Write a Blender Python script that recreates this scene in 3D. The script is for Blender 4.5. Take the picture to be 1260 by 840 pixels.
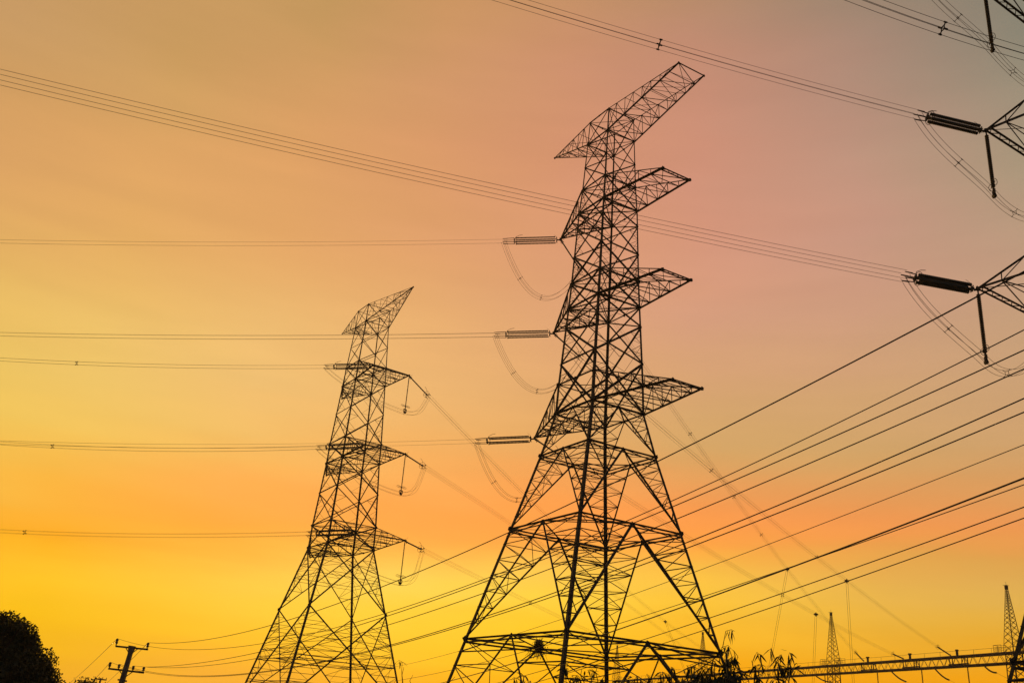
import bpy, math, random
import numpy as np
from mathutils import Vector, Matrix
R = math.radians
random.seed(7); rng = np.random.default_rng(7)
for o in list(bpy.data.objects): bpy.data.objects.remove(o)
scene = bpy.context.scene
COL = scene.collection

# ------------------------------------------------------------------ camera
FPX, PITCH, ROLL, H = 1193.35, R(22.155), R(4.669), 3.5      # focal length in px of a 1260 px wide frame
cam = bpy.data.cameras.new('camera'); camo = bpy.data.objects.new('camera', cam); COL.objects.link(camo)
cam.sensor_fit = 'HORIZONTAL'; cam.sensor_width = 36.0; cam.lens = 36.0 * FPX / 1260
cam.clip_start = 0.1; cam.clip_end = 9000
c_, s_ = math.cos(PITCH), math.sin(PITCH)
fwd = Vector((0, c_, s_)); up0 = Vector((0, -s_, c_)); rt0 = Vector((1, 0, 0))
# roll: image x axis = rt0 turned so that the horizon falls to the right
ri = rt0 * math.cos(ROLL) + up0 * math.sin(ROLL); ui = -rt0 * math.sin(ROLL) + up0 * math.cos(ROLL)
camo.matrix_world = Matrix(((ri.x, ui.x, -fwd.x, 0), (ri.y, ui.y, -fwd.y, 0), (ri.z, ui.z, -fwd.z, H), (0, 0, 0, 1)))
scene.camera = camo
scene.render.resolution_x, scene.render.resolution_y = 1024, 682

def ray(px, py):
    X, Y = px - 630, py - 420
    cr, sr = math.cos(ROLL), math.sin(ROLL)
    x0 = cr * X + sr * Y; y0 = -sr * X + cr * Y; u = -y0 / FPX
    return np.array([x0 / FPX, c_ - u * s_, s_ + u * c_])
def at_z(px, py, z): r = ray(px, py); return r * (z / r[2])          # z above the eye
def at_y(px, py, y): r = ray(px, py); return r * (y / r[1])
def pj(P):
    P = np.asarray(P, float)
    d = P[..., 1] * c_ + P[..., 2] * s_; u = -P[..., 1] * s_ + P[..., 2] * c_
    x0 = FPX * P[..., 0] / d; y0 = -FPX * u / d; cr, sr = math.cos(ROLL), math.sin(ROLL)
    return np.stack([630 + cr * x0 - sr * y0, 420 + sr * x0 + cr * y0], -1)

# ------------------------------------------------------------------ sky, sun, exposure
world = bpy.data.worlds.new('World'); scene.world = world; world.use_nodes = True
nt = world.node_tree; nt.nodes.clear()
def N(t, **k):
    n = nt.nodes.new(t)
    for a, b in k.items(): setattr(n, a, b)
    return n
def LK(a, b): nt.links.new(a, b)
def math_(op, a, b=None, clamp=False):
    n = N('ShaderNodeMath', operation=op); n.use_clamp = clamp
    for i, v in enumerate((a, b)):
        if v is None: continue
        if isinstance(v, (int, float)): n.inputs[i].default_value = v
        else: LK(v, n.inputs[i])
    return n.outputs[0]
def lin(c):
    c = np.clip(np.asarray(c, float) / 255, 0, 1)
    return np.where(c <= .04045, c / 12.92, ((c + .055) / 1.055) ** 2.4)
SX = [10, 200, 400, 600, 800, 1000, 1240]
SKY = {   # evening sky colours by direction (rows from high to low, columns west to north)
 5:  [(198,153,100),(202,155,97),(192,149,92),(203,147,98),(190,140,105),(166,134,112),(126,128,112)],
 50: [(203,155,98),(200,154,94),(200,152,95),(206,148,102),(198,140,110),(176,136,117),(136,133,115)],
 100:[(209,157,97),(206,158,96),(210,155,99),(208,149,106),(202,140,113),(184,139,120),(147,140,119)],
 200:[(219,162,100),(223,165,100),(221,160,101),(216,151,106),(210,144,116),(198,145,126),(163,150,122)],
 300:[(225,175,95),(229,172,100),(227,165,104),(221,157,109),(216,151,121),(205,149,129),(184,154,126)],
 400:[(230,190,92),(236,190,110),(237,185,115),(231,170,111),(217,159,125),(211,156,127),(192,157,121)],
 470:[(233,195,88),(238,193,112),(237,187,115),(232,172,108),(214,162,115),(208,160,112),(197,157,117)],
 530:[(238,193,80),(241,190,97),(241,184,105),(237,171,98),(213,165,105),(207,162,105),(203,157,110)],
 560:[(240,188,70),(244,184,88),(245,181,95),(241,168,92),(216,163,98),(207,162,98),(205,156,103)],
 600:[(242,180,52),(251,175,75),(252,174,85),(250,163,80),(238,155,84),(222,154,88),(212,154,92)],
 635:[(246,172,38),(253,172,65),(254,170,78),(254,160,70),(252,154,74),(242,150,78),(226,147,82)],
 660:[(248,170,15),(253,172,50),(254,170,68),(254,164,68),(254,160,66),(246,155,72),(224,147,78)],
 685:[(252,184,22),(253,186,55),(254,194,78),(254,188,78),(254,174,62),(236,166,72),(208,156,78)],
 705:[(251,192,25),(254,198,58),(255,208,86),(255,208,88),(253,193,62),(234,174,74),(210,164,84)],
 740:[(241,183,5),(253,193,45),(255,204,66),(255,210,66),(252,197,48),(238,182,68),(216,170,78)],
 780:[(236,178,0),(250,184,36),(253,196,48),(254,200,34),(249,184,32),(236,176,50),(223,164,50)],
 805:[(234,172,14),(246,178,40),(252,187,44),(253,189,20),(246,172,16),(236,166,32),(228,159,28)],
 835:[(229,160,34),(234,160,52),(247,174,45),(250,178,8),(244,162,3),(239,158,10),(234,151,0)]}
SY = sorted(SKY); GRID = np.array([[lin(c) for c in SKY[y]] for y in SY])
def skycol(px, py):
    px = min(max(px, SX[0]), SX[-1]); py = min(max(py, SY[0]), SY[-1])
    out = []
    for k in range(3):
        col = [np.interp(px, SX, GRID[r, :, k]) for r in range(len(SY))]
        out.append(float(np.interp(py, SY, col)))
    return out
def dirpx(az, el):
    a, e = R(az), R(el)
    return pj(np.array([math.sin(a) * math.cos(e), math.cos(a) * math.cos(e), math.sin(e)]))
tc = N('ShaderNodeTexCoord'); sep = N('ShaderNodeSeparateXYZ'); LK(tc.outputs['Generated'], sep.inputs[0])
azn = math_('MULTIPLY', math_('ARCTAN2', sep.outputs[0], sep.outputs[1]), 180 / math.pi)
eln = math_('MULTIPLY', math_('ARCSINE', sep.outputs[2]), 180 / math.pi)
# thin high cloud: streaky noise that bends the bands a little
mp = N('ShaderNodeMapping'); mp.inputs['Scale'].default_value = (2.0, 2.0, 14.0); mp.inputs['Rotation'].default_value = (0, R(6), 0)
LK(tc.outputs['Generated'], mp.inputs[0])
ns = N('ShaderNodeTexNoise'); ns.inputs['Scale'].default_value = 1.6; ns.inputs['Detail'].default_value = 5; ns.inputs['Roughness'].default_value = .5
LK(mp.outputs[0], ns.inputs['Vector'])
nz = math_('SUBTRACT', ns.outputs['Fac'], .5)
elw = math_('ADD', eln, math_('MULTIPLY', nz, 2.2))
azw = math_('ADD', azn, math_('MULTIPLY', nz, -6.0))
E0, E1 = -2.0, 42.0
fac = math_('DIVIDE', math_('SUBTRACT', elw, E0), E1 - E0, True)
AZ = [-34, -24, -15, -6, 3, 12, 22, 34]; NS = 32
prev = None
for i, az in enumerate(AZ):
    rp = N('ShaderNodeValToRGB'); cr = rp.color_ramp; cr.interpolation = 'CARDINAL'
    for k in range(NS):
        t = k / (NS - 1)
        q = dirpx(az, E0 + t * (E1 - E0)); c = skycol(*q)
        el = cr.elements[0] if k == 0 else (cr.elements[-1] if k == NS - 1 else cr.elements.new(t))
        el.position = t; el.color = (*c, 1)
    LK(fac, rp.inputs[0])
    if prev is None: prev = rp.outputs[0]
    else:
        w = math_('DIVIDE', math_('SUBTRACT', azw, AZ[i - 1]), AZ[i] - AZ[i - 1], True)
        mx = N('ShaderNodeMix', data_type='RGBA'); LK(w, mx.inputs[0]); LK(prev, mx.inputs[6]); LK(rp.outputs[0], mx.inputs[7])
        prev = mx.outputs[2]
# faint cloud brightness, then the dim eastern sky away from the sunset
ns2 = N('ShaderNodeTexNoise'); ns2.inputs['Scale'].default_value = 3.1; ns2.inputs['Detail'].default_value = 6; LK(mp.outputs[0], ns2.inputs['Vector'])
br = math_('ADD', 1.0, math_('MULTIPLY', math_('SUBTRACT', ns2.outputs['Fac'], .5), .12))
vm = N('ShaderNodeVectorMath', operation='SCALE'); LK(prev, vm.inputs[0]); LK(br, vm.inputs['Scale'])
away = math_('DIVIDE', math_('SUBTRACT', math_('ABSOLUTE', azn), 45), 45, True)
mz = N('ShaderNodeMix', data_type='RGBA'); LK(away, mz.inputs[0]); LK(vm.outputs[0], mz.inputs[6]); mz.inputs[7].default_value = (.045, .05, .065, 1)
high = math_('DIVIDE', math_('SUBTRACT', eln, 48), 30, True)
mh = N('ShaderNodeMix', data_type='RGBA'); LK(high, mh.inputs[0]); LK(mz.outputs[2], mh.inputs[6]); mh.inputs[7].default_value = (.07, .085, .10, 1)
bg = N('ShaderNodeBackground'); LK(mh.outputs[2], bg.inputs[0]); glow = math_('SUBTRACT', 1.0, math_('DIVIDE', eln, 24), True); LK(math_('ADD', 1.04, math_('MULTIPLY', glow, .17)), bg.inputs[1])
wo = N('ShaderNodeOutputWorld'); LK(bg.outputs[0], wo.inputs[0])

sun = bpy.data.lights.new('sun', 'SUN'); suno = bpy.data.objects.new('sun', sun); COL.objects.link(suno)
sun.energy = 0.35; sun.angle = R(3); sun.color = (1, .62, .25)
sd = Vector((math.sin(R(-27)) * math.cos(R(2.5)), math.cos(R(-27)) * math.cos(R(2.5)), math.sin(R(2.5))))
suno.rotation_euler = sd.to_track_quat('Z', 'Y').to_euler()
vs = scene.view_settings; vs.view_transform = 'Standard'; vs.look = 'None'; vs.exposure = 0; vs.gamma = 1; vs.use_curve_mapping = False

# ------------------------------------------------------------------ materials
def mat(name, c1, c2, scale=6, rough=.6, metal=0, bump=0, coord='Object', trans=0):
    m = bpy.data.materials.new(name); m.use_nodes = True; t = m.node_tree; b = t.nodes['Principled BSDF']
    tc = t.nodes.new('ShaderNodeTexCoord'); n = t.nodes.new('ShaderNodeTexNoise'); n.inputs['Scale'].default_value = scale; n.inputs['Detail'].default_value = 4
    t.links.new(tc.outputs[coord], n.inputs['Vector'])
    r = t.nodes.new('ShaderNodeValToRGB'); r.color_ramp.elements[0].position = .35; r.color_ramp.elements[1].position = .65
    r.color_ramp.elements[0].color = (*c1, 1); r.color_ramp.elements[1].color = (*c2, 1)
    t.links.new(n.outputs['Fac'], r.inputs[0]); t.links.new(r.outputs[0], b.inputs['Base Color'])
    b.inputs['Roughness'].default_value = rough; b.inputs['Metallic'].default_value = metal
    if bump:
        bp = t.nodes.new('ShaderNodeBump'); bp.inputs['Strength'].default_value = bump; t.links.new(n.outputs['Fac'], bp.inputs['Height']); t.links.new(bp.outputs[0], b.inputs['Normal'])
    return m
STEEL = mat('weathered_steel', (.045, .042, .04), (.08, .072, .065), 1.5, .7, .35)
GSTEEL = mat('gantry_steel', (.045, .035, .03), (.08, .06, .05), 1.2, .7, .3)
ALU = mat('aluminium_wire', (.06, .055, .05), (.10, .09, .08), .5, .55, .5)
CABLE = mat('black_cable', (.02, .02, .02), (.035, .033, .03), 2, .6)
GLASS = mat('insulator_glaze', (.030, .036, .030), (.055, .062, .050), 3, .3)
BROWN = mat('insulator_brown', (.045, .025, .018), (.07, .04, .03), 3, .35)
CONC = mat('pole_concrete', (.16, .12, .10), (.24, .19, .15), 2, .9)
LEAF = mat('leaf', (.022, .032, .012), (.05, .065, .02), 1.5, .55)
BARK = mat('bark', (.04, .028, .02), (.08, .06, .04), 5, .9, 0, .3)
TWIG = mat('dry_twigs', (.04, .03, .02), (.08, .06, .04), 5, .9)
GROUND = mat('ground', (.035, .045, .02), (.09, .075, .045), .08, .95, 0, .2)
GRAVEL = mat('gravel', (.12, .11, .10), (.22, .20, .18), 4, .95, 0, .3)

# ------------------------------------------------------------------ mesh helpers
def nrm(v): return v / max(np.linalg.norm(v), 1e-9)
class MB:
    def __init__(s): s.v = []; s.f = []; s.n = 0
    def add(s, v, f):
        s.v.append(np.asarray(v, float)); s.f += [tuple(i + s.n for i in q) for q in f]; s.n += len(v)
    def frame(s, p, q, roll=None):
        d = nrm(q - p); a = np.array([0, 0, 1.]) if abs(d[2]) < .9 else np.array([1., 0, 0])
        x = nrm(np.cross(d, a)); y = np.cross(d, x)
        r = random.uniform(0, 6.28) if roll is None else roll
        return d, x * math.cos(r) + y * math.sin(r), -x * math.sin(r) + y * math.cos(r)
    def bar(s, p, q, w, roll=None, w2=None):
        p = np.asarray(p, float); q = np.asarray(q, float)
        if np.linalg.norm(q - p) < 1e-4: return
        d, x, y = s.frame(p, q, roll); w2 = w2 or w
        pr = [(-.5, -.5), (.5, -.5), (.5, .5), (-.5, .5)]
        v = [p + w * (a * x + b * y) for a, b in pr] + [q + w2 * (a * x + b * y) for a, b in pr]
        s.add(v, [(0, 1, 5, 4), (1, 2, 6, 5), (2, 3, 7, 6), (3, 0, 4, 7), (3, 2, 1, 0), (4, 5, 6, 7)])
    def angle(s, p, q, w, roll=None, w2=None):
        # rolled steel angle (L section)
        p = np.asarray(p, float); q = np.asarray(q, float)
        d, x, y = s.frame(p, q, roll); w2 = w2 or w; t = .14
        pr = [(-.4, -.4), (.6, -.4), (.6, -.4 + t), (-.4 + t, -.4 + t), (-.4 + t, .6), (-.4, .6)]
        v = [p + w * (a * x + b * y) for a, b in pr] + [q + w2 * (a * x + b * y) for a, b in pr]
        s.add(v, [(i, (i + 1) % 6, (i + 1) % 6 + 6, i + 6) for i in range(6)] + [(5, 4, 3, 0), (3, 2, 1, 0), (6, 9, 10, 11), (6, 7, 8, 9)])
    def plate(s, c, w, t=.03, nrm_=None):
        c = np.asarray(c, float)
        d = np.array([1., 0, 0]) if nrm_ is None else nrm(np.asarray(nrm_, float))
        s.bar(c - d * t, c + d * t, w)
    def tube(s, pts, r, n=5, closed=False):
        pts = np.asarray(pts, float); m = len(pts); rr = np.broadcast_to(r, (m,))
        V = []; prevx = None
        for i in range(m):
            a = pts[(i - 1) % m if closed else max(i - 1, 0)]; b = pts[(i + 1) % m if closed else min(i + 1, m - 1)]
            d = nrm(b - a)
            if prevx is None:
                z = np.array([0, 0, 1.]) if abs(d[2]) < .9 else np.array([1., 0, 0]); x = nrm(np.cross(d, z))
            else: x = nrm(prevx - d * (prevx @ d))
            prevx = x; y = np.cross(d, x)
            for k in range(n):
                t = 2 * math.pi * k / n; V.append(pts[i] + rr[i] * (math.cos(t) * x + math.sin(t) * y))
        F = []
        for i in range(m if closed else m - 1):
            j = (i + 1) % m
            for k in range(n): F.append((i * n + k, i * n + (k + 1) % n, j * n + (k + 1) % n, j * n + k))
        if not closed: F += [tuple(range(n))[::-1], tuple((m - 1) * n + k for k in range(n))]
        s.add(V, F)
    def lathe(s, prof, n=10):      # along +X; prof = [(x, r)]
        V = [(x, r * math.cos(2 * math.pi * k / n), r * math.sin(2 * math.pi * k / n)) for x, r in prof for k in range(n)]
        F = [(i * n + k, i * n + (k + 1) % n, (i + 1) * n + (k + 1) % n, (i + 1) * n + k) for i in range(len(prof) - 1) for k in range(n)]
        F += [tuple(range(n))[::-1], tuple((len(prof) - 1) * n + k for k in range(n))]
        s.add(V, F)
    def build(s, name, m, parent=None, smooth=False):
        me = bpy.data.meshes.new(name)
        V = np.concatenate(s.v) if s.v else np.zeros((0, 3))
        me.from_pydata(V.tolist(), [], s.f); me.materials.append(m)
        if smooth: me.polygons.foreach_set('use_smooth', [True] * len(me.polygons))
        me.update()
        o = bpy.data.objects.new(name, me); COL.objects.link(o)
        if parent is not None: o.parent = parent
        return o
def tag(o, label=None, cat=None, group=None, kind=None):
    for k, v in (('label', label), ('category', cat), ('group', group), ('kind', kind)):
        if v: o[k] = v
    return o
def empty(name, loc=(0, 0, 0), rot=(0, 0, 0)):
    o = bpy.data.objects.new(name, None); COL.objects.link(o); o.location = loc; o.rotation_euler = rot; o.empty_display_size = .5
    return o
def wpos(p): return (float(p[0]), float(p[1]), float(p[2]) + H)
def up(p): return np.array([p[0], p[1], p[2] + H])
def copy_tree(o, parent=None):
    c = o.copy(); COL.objects.link(c)
    if parent is not None: c.parent = parent
    for ch in list(o.children): copy_tree(ch, c)
    return c

# ------------------------------------------------------------------ ground
g = MB(); n = 40; L = 4000
xs = np.linspace(-L, L, n + 1)
V = [(x, y + 1500, 0.0) for y in xs for x in xs]
g.add(V, [(j * (n + 1) + i, j * (n + 1) + i + 1, (j + 1) * (n + 1) + i + 1, (j + 1) * (n + 1) + i) for j in range(n) for i in range(n)])
tag(g.build('ground', GROUND), kind='structure')
g = MB(); g.add([(45, 120, .004), (260, 120, .004), (260, 420, .004), (45, 420, .004)], [(0, 1, 2, 3)])
tag(g.build('substation_yard', GRAVEL), kind='structure')

HAZE = 0.0003
if HAZE:
    m = MB(); x0, x1, y0, y1, z0, z1 = -500, 400, -40, 420, -1.0, 75.
    v = [(x, y, z) for z in (z0, z1) for x, y in ((x0, y0), (x1, y0), (x1, y1), (x0, y1))]
    m.add(v, [(3, 2, 1, 0), (4, 5, 6, 7), (0, 1, 5, 4), (1, 2, 6, 5), (2, 3, 7, 6), (3, 0, 4, 7)])
    hm = bpy.data.materials.new('haze'); hm.use_nodes = True; t = hm.node_tree; t.nodes.clear()
    pv = t.nodes.new('ShaderNodeVolumePrincipled'); pv.inputs['Color'].default_value = (.95, .85, .72, 1); pv.inputs['Density'].default_value = HAZE; pv.inputs['Anisotropy'].default_value = .5
    mo = t.nodes.new('ShaderNodeOutputMaterial'); t.links.new(pv.outputs[0], mo.inputs['Volume'])
    tag(m.build('haze', hm), kind='stuff')

# ------------------------------------------------------------------ transmission towers
def lerp(a, b, t): return np.asarray(a, float) * (1 - t) + np.asarray(b, float) * t
SGN = [(-1, -1), (1, -1), (1, 1), (-1, 1)]
class Tower:
    """Lattice tower; u runs along the crossarms, v across them. Heights in metres above the eye."""
    def __init__(s, X, Y, psi, S, rings, dz=0.):
        s.S = S; s.psi = psi; s.c = np.array([X, Y]) * S; s.dz = dz
        s.r = {k: ((z + dz) * S, h * S) for k, (z, h) in rings.items()}
        s.zs = sorted(s.r.values())
        s.lw = 1.0
        s.root = empty('transmission_tower', (s.c[0], s.c[1], 0), (0, 0, psi))
    def h(s, z): return float(np.interp(z, [a for a, b in s.zs], [b for a, b in s.zs]))
    def w(s, u, v, z):   # local -> world relative to the eye
        A = np.array([math.cos(s.psi), math.sin(s.psi)]); B = np.array([-A[1], A[0]])
        q = s.c + A * u + B * v; return np.array([q[0], q[1], z])
    def P(s, i, z):      # corner i at height z (local, z from the ground)
        h = s.h(z); return np.array([SGN[i][0] * h, SGN[i][1] * h, z + H])
    def legs(s, zb, wb, zt, wt):
        lv = sorted(set([zb, zt] + [z for z, h in s.zs if zb < z < zt]))
        for i in range(4):
            m = MB()
            for a, b in zip(lv, lv[1:]):
                f = lambda z: wb + (wt - wb) * min(1, (z - zb) / (zt - zb)) ** 1.6
                p, q = s.P(i, a), s.P(i, b)
                # rolled angle with its heel outwards and a flange along each face
                ax, ay = np.array([-SGN[i][0], 0, 0.]), np.array([0, -SGN[i][1], 0.]); t_ = .16
                pr = [(0, 0), (1, 0), (1, t_), (t_, t_), (t_, 1), (0, 1)]
                v = [p + f(a) * (c_x * ax + c_y * ay) for c_x, c_y in pr] + [q + f(b) * (c_x * ax + c_y * ay) for c_x, c_y in pr]
                m.add(v, [(k, (k + 1) % 6, (k + 1) % 6 + 6, k + 6) for k in range(6)] + [(5, 4, 3, 0), (3, 2, 1, 0), (6, 9, 10, 11), (6, 7, 8, 9)])
                # gusset plates and splice at each joint
                m.plate(q, f(b) * 1.25, .02, (SGN[i][0], 0, 0)); m.plate(q + np.array([0, 0, .04]), f(b) * 1.25, .02, (0, SGN[i][1], 0))
            # step bolts
            z = zb + 2
            # concrete footing stub
            m.bar(s.P(i, zb) + np.array([0, 0, .5]), s.P(i, zb) + np.array([0, 0, -.3]), .9, roll=.4)
            m.build('leg', STEEL, s.root)
    def start_faces(s): s.face = [MB() for _ in range(4)]
    def X(s, z0, z1, w_, fine=.04, sub=True):
        w = w_ * s.lw
        for i in range(4):
            j = (i + 1) % 4; m = s.face[i]
            a0, a1, b0, b1 = s.P(i, z0), s.P(i, z1), s.P(j, z0), s.P(j, z1)
            m.angle(a0, b1, w * 1.15); m.angle(b0, a1, w * 1.15)
            ha, hb = np.linalg.norm(b0 - a0), np.linalg.norm(b1 - a1); t = ha / (ha + hb)
            c = lerp(a0, b1, t); m.plate(c, w * 2, .02, np.cross(b0 - a0, a1 - a0))
            fine = fine * .8
            if sub:
                for e0, e1, cor in ((a0, a1, i), (b0, b1, j)):
                    mid = lerp(e0, e1, t)
                    q0, q1 = lerp(e0, c, .5), lerp(e1, c, .5)
                    m.bar(mid, q0, fine); m.bar(mid, q1, fine)
                    m.bar(lerp(e0, e1, t * .5), q0, fine); m.bar(lerp(e0, e1, t + (1 - t) * .5), q1, fine)
                if w > .11:
                    q0, q1 = lerp(a0, c, .5), lerp(b0, c, .5); m.bar(lerp(a0, b0, .5), q0, fine); m.bar(lerp(a0, b0, .5), q1, fine)
    def rungs(s, z0, z1, n, w):
        """light ladder members between each leg and the panel diagonals"""
        for i in range(4):
            j = (i + 1) % 4; m = s.face[i]
            a0, a1, b0, b1 = s.P(i, z0), s.P(i, z1), s.P(j, z0), s.P(j, z1)
            ha, hb = np.linalg.norm(b0 - a0), np.linalg.norm(b1 - a1); t = ha / (ha + hb); c = lerp(a0, b1, t)
            for e0, e1 in ((a0, a1), (b0, b1)):
                e = lerp(e0, e1, t)
                for st in (e0, e1):
                    for k in range(1, n):
                        u = k / n; p, q = lerp(st, e, u), lerp(st, c, u); m.bar(p, q, w)
                        m.bar(q, lerp(st, e, (k + 1) / n), w * .8)
    def K(s, zt, zb, w, n, fine=.06, hip=None, w_in=.08):
        """inverted V from the middle of the upper ring to the lower corners, with zigzag redundants"""
        st = {}
        for i in range(4):
            j = (i + 1) % 4; m = s.face[i]
            M_ = lerp(s.P(i, zt), s.P(j, zt), .5)
            for cor, oth in ((i, j), (j, i)):
                bot, top = s.P(cor, zb), s.P(cor, zt)
                hv = 1.0 if i == 1 else .72; m.angle(M_, bot, w * s.lw * hv, roll=.5); m.angle(M_ + np.array([0, 0, -w * .5]), bot + np.array([0, 0, w * .2]), w * .6 * s.lw * hv, roll=3)
                pts = []
                for k in range(1, n + 1):
                    t = k / (n + 1.0); a = lerp(bot, top, t); b = lerp(bot, M_, t); pts.append(b)
                    m.angle(a, b, fine * 1.0)
                    a2 = lerp(bot, top, min(1, (k + 1) / (n + 1.0)))
                    m.bar(b, a2, fine * .75)
                st[(i, cor)] = pts
                m.bar(M_, lerp(bot, top, 1 - .5 / (n + 1)), fine)
            # inner sub-V
            if w_in:
                q1, q2 = lerp(s.P(i, zb), M_, .5), lerp(s.P(j, zb), M_, .5)
        if hip is not None:
            for cor in range(4):
                i0, i1 = cor, (cor - 1) % 4
                A, B = st[(i0, cor)], st[(i1, cor)]; m = MB()
                for k in range(len(A)):
                    m.bar(A[k], B[k], fine * .7)
                    if k + 1 < len(A): m.bar(A[k], B[k + 1], fine * .6) if k % 2 else m.bar(B[k], A[k + 1], fine * .6)
                m.build('corner_bracing', STEEL, s.root)
    def ring(s, z, w, plan='x', wi=.07, double=False):
        m = MB(); w *= s.lw; wi *= s.lw
        for i in range(4):
            j = (i + 1) % 4
            m.angle(s.P(i, z), s.P(j, z), w, roll=.2)
            if double: m.angle(s.P(i, z) + np.array([0, 0, -.28]), s.P(j, z) + np.array([0, 0, -.28]), w * .7, roll=2)
        mid = [lerp(s.P(i, z), s.P((i + 1) % 4, z), .5) for i in range(4)]
        if plan == 'x':
            m.bar(s.P(0, z), s.P(2, z), wi); m.bar(s.P(1, z) + np.array([0, 0, .1]), s.P(3, z) + np.array([0, 0, .1]), wi)
        elif plan == 'd':
            for i in range(4):
                m.angle(mid[i], mid[(i + 1) % 4], wi)
                q = lerp(mid[i], mid[(i + 1) % 4], .5); m.bar(q, s.P((i + 1) % 4, z), wi * .5)
                m.bar(q, lerp(mid[i], s.P((i + 1) % 4, z), .5), wi * .4)
        for q in mid: m.plate(q, w * 1.6, .02)
        m.build('ring_frame', STEEL, s.root)
    def panelled(s, m, a0, a1, b0, b1, n, w, x=False, ends=True):
        """zigzag between chord a0-a1 and chord b0-b1"""
        for k in range(n + 1):
            t = k / n; a, b = lerp(a0, a1, t), lerp(b0, b1, t)
            if 0 < k < n or (k == n and ends): m.bar(a, b, w)
            if k < n:
                t2 = (k + 1) / n
                if k % 2 == 0 or x: m.bar(a, lerp(b0, b1, t2), w)
                if k % 2 == 1 or x: m.bar(b, lerp(a0, a1, t2), w)
    def arm(s, kb, kt, side, e, b, dz, n=5, wc=.16, wf=.055):
        """side -1/+1 along u; b=None means a pointed arm"""
        wc *= s.lw; wf *= min(1, s.lw + .05)
        zb, hb = s.r[kb]; zt, ht = s.r[kt]; S = s.S; m = MB()
        tz = zb + dz * S; e = e * S; bb = (b or 0.0) * S; up_ = H
        lo = [np.array([side * hb, sg * hb, zb + up_]) for sg in (-1, 1)]
        hi = [np.array([side * ht, sg * ht, zt + up_]) for sg in (-1, 1)]
        tips = [np.array([side * e, sg * bb, tz + up_]) for sg in (-1, 1)]
        hd = 0.
        for k in (0, 1):
            m.angle(lo[k], tips[k], wc * (.95 if k else 1.1), roll=.4); m.angle(hi[k], tips[k] + np.array([0, 0, hd]), wc * .7, roll=1.2)
            if b is not None and wc > .12 and k == 0: m.angle(lo[k] + np.array([0, 0, .06]), tips[k] + np.array([0, 0, .06]), wc * .7, roll=3.6)
        T0, T1 = tips
        f = 1.0 if b is not None else .88
        g0, g1 = lerp(lo[0], T0, f), lerp(lo[1], T1, f); h0, h1 = lerp(hi[0], T0, f), lerp(hi[1], T1, f)
        s.panelled(m, lo[0], g0, lo[1], g1, n, wf * 1.2, ends=b is None)
        s.panelled(m, hi[0], h0, hi[1], h1, max(2, n // 2), wf * .8, ends=False)
        for L_, G, Hh, HH in ((lo[0], g0, hi[0], h0), (lo[1], g1, hi[1], h1)): s.panelled(m, L_, G, Hh, HH, n, wf, ends=False)
        # inner section frames
        for k in range(1, n):
            t = k / n * f
            if k % 2: m.bar(lerp(lo[0], T0, t), lerp(hi[1], T1, t), wf * .7)
        for T in tips[:1 if b is None else 2]: m.plate(T, wc * 1.5, .05); m.plate(T + np.array([0, .03, -.06]), wc * 1.2, .05, (0, 1, 0))
        o = m.build('crossarm', STEEL, s.root)
        if b is not None:
            eb = MB(); thin = wc < .13; d = .34
            if thin: eb.angle(T0, T1, .10, roll=.7)
            else:
                ins = np.array([-side * d, 0, .02]); nn = max(5, int(2 * bb / .5))
                eb.angle(T0, T1, wc * .75, roll=.7); eb.angle(T0 + ins, T1 + ins, wc * .75, roll=.7)
                for k in range(nn):
                    a_, c = lerp(T0, T1, k / nn), lerp(T0, T1, (k + 1) / nn)
                    p0, p1 = (a_, c + ins) if k % 2 else (a_ + ins, c); eb.bar(p0, p1, .04)
            eb.build('end_beam', STEEL, o)
        return tips
    def finish(s):
        for m in s.face: m.build('face_bracing', STEEL, s.root)

Dm = {'g': (-2.9, 8.57), 'b0': (6.31, 6.35), 'b1': (14.24, 4.44), 'b2': (19.83, 3.10), 'a3b': (23.13, 2.42), 'a3t': (25.52, 2.35), 'a2b': (31.94, 2.05),
      'a2t': (34.17, 1.95), 'a1b': (40.64, 1.74), 'a1t': (42.88, 1.60), 'ttb': (47.41, 1.43), 'ttt': (49.62, 1.35)}
def upper_main(t, q=1.0):
    S = t.S; Z = lambda z: (z + t.dz) * S
    t.ring(Z(49.62), .09, 'x', .05); t.ring(Z(47.41), .10, 'x', .05)
    t.X(Z(47.41), Z(49.62), .07, .04, False)
    t.X(Z(45.1), Z(47.41), .08, .04, False); t.X(Z(42.88), Z(45.1), .08, .04, False)
    t.ring(Z(42.88), .10, 'x', .06); t.X(Z(40.64), Z(42.88), .09, .045); t.ring(Z(40.64), .13, 'x', .07)
    t.X(Z(39.2), Z(40.64), .09, .045, False); t.X(Z(36.6), Z(39.2), .11, .05); t.X(Z(34.17), Z(36.6), .12, .05)
    t.ring(Z(34.17), .11, 'x', .06); t.X(Z(31.94), Z(34.17), .12, .05); t.ring(Z(31.94), .14, 'x', .08)
    t.X(Z(30.3), Z(31.94), .10, .05, False); t.X(Z(27.2), Z(30.3), .13, .055); t.X(Z(23.13), Z(27.2), .15, .06)
    t.ring(Z(25.52), .12, 'x', .06); t.ring(Z(23.13), .17, 'd', .09)
def lower_main(t, zb0=6.31):
    S = t.S; Z = lambda z: (z + t.dz) * S
    t.K(Z(23.13), Z(19.83), .13, 2, .06, hip=1)
    t.ring(Z(19.83), .14, 'd', .08, True)
    t.K(Z(19.83), Z(14.24), .17, 5, .06, hip=1)
    t.ring(Z(14.24), .15, 'd', .09, True)
    t.K(Z(14.24), Z(zb0), .20, 6, .07, hip=1)
    t.ring(Z(zb0), .16, 'd', .10, True)
    t.K(Z(zb0), t.zs[0][0], .18, 4, .08, hip=1)

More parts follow.
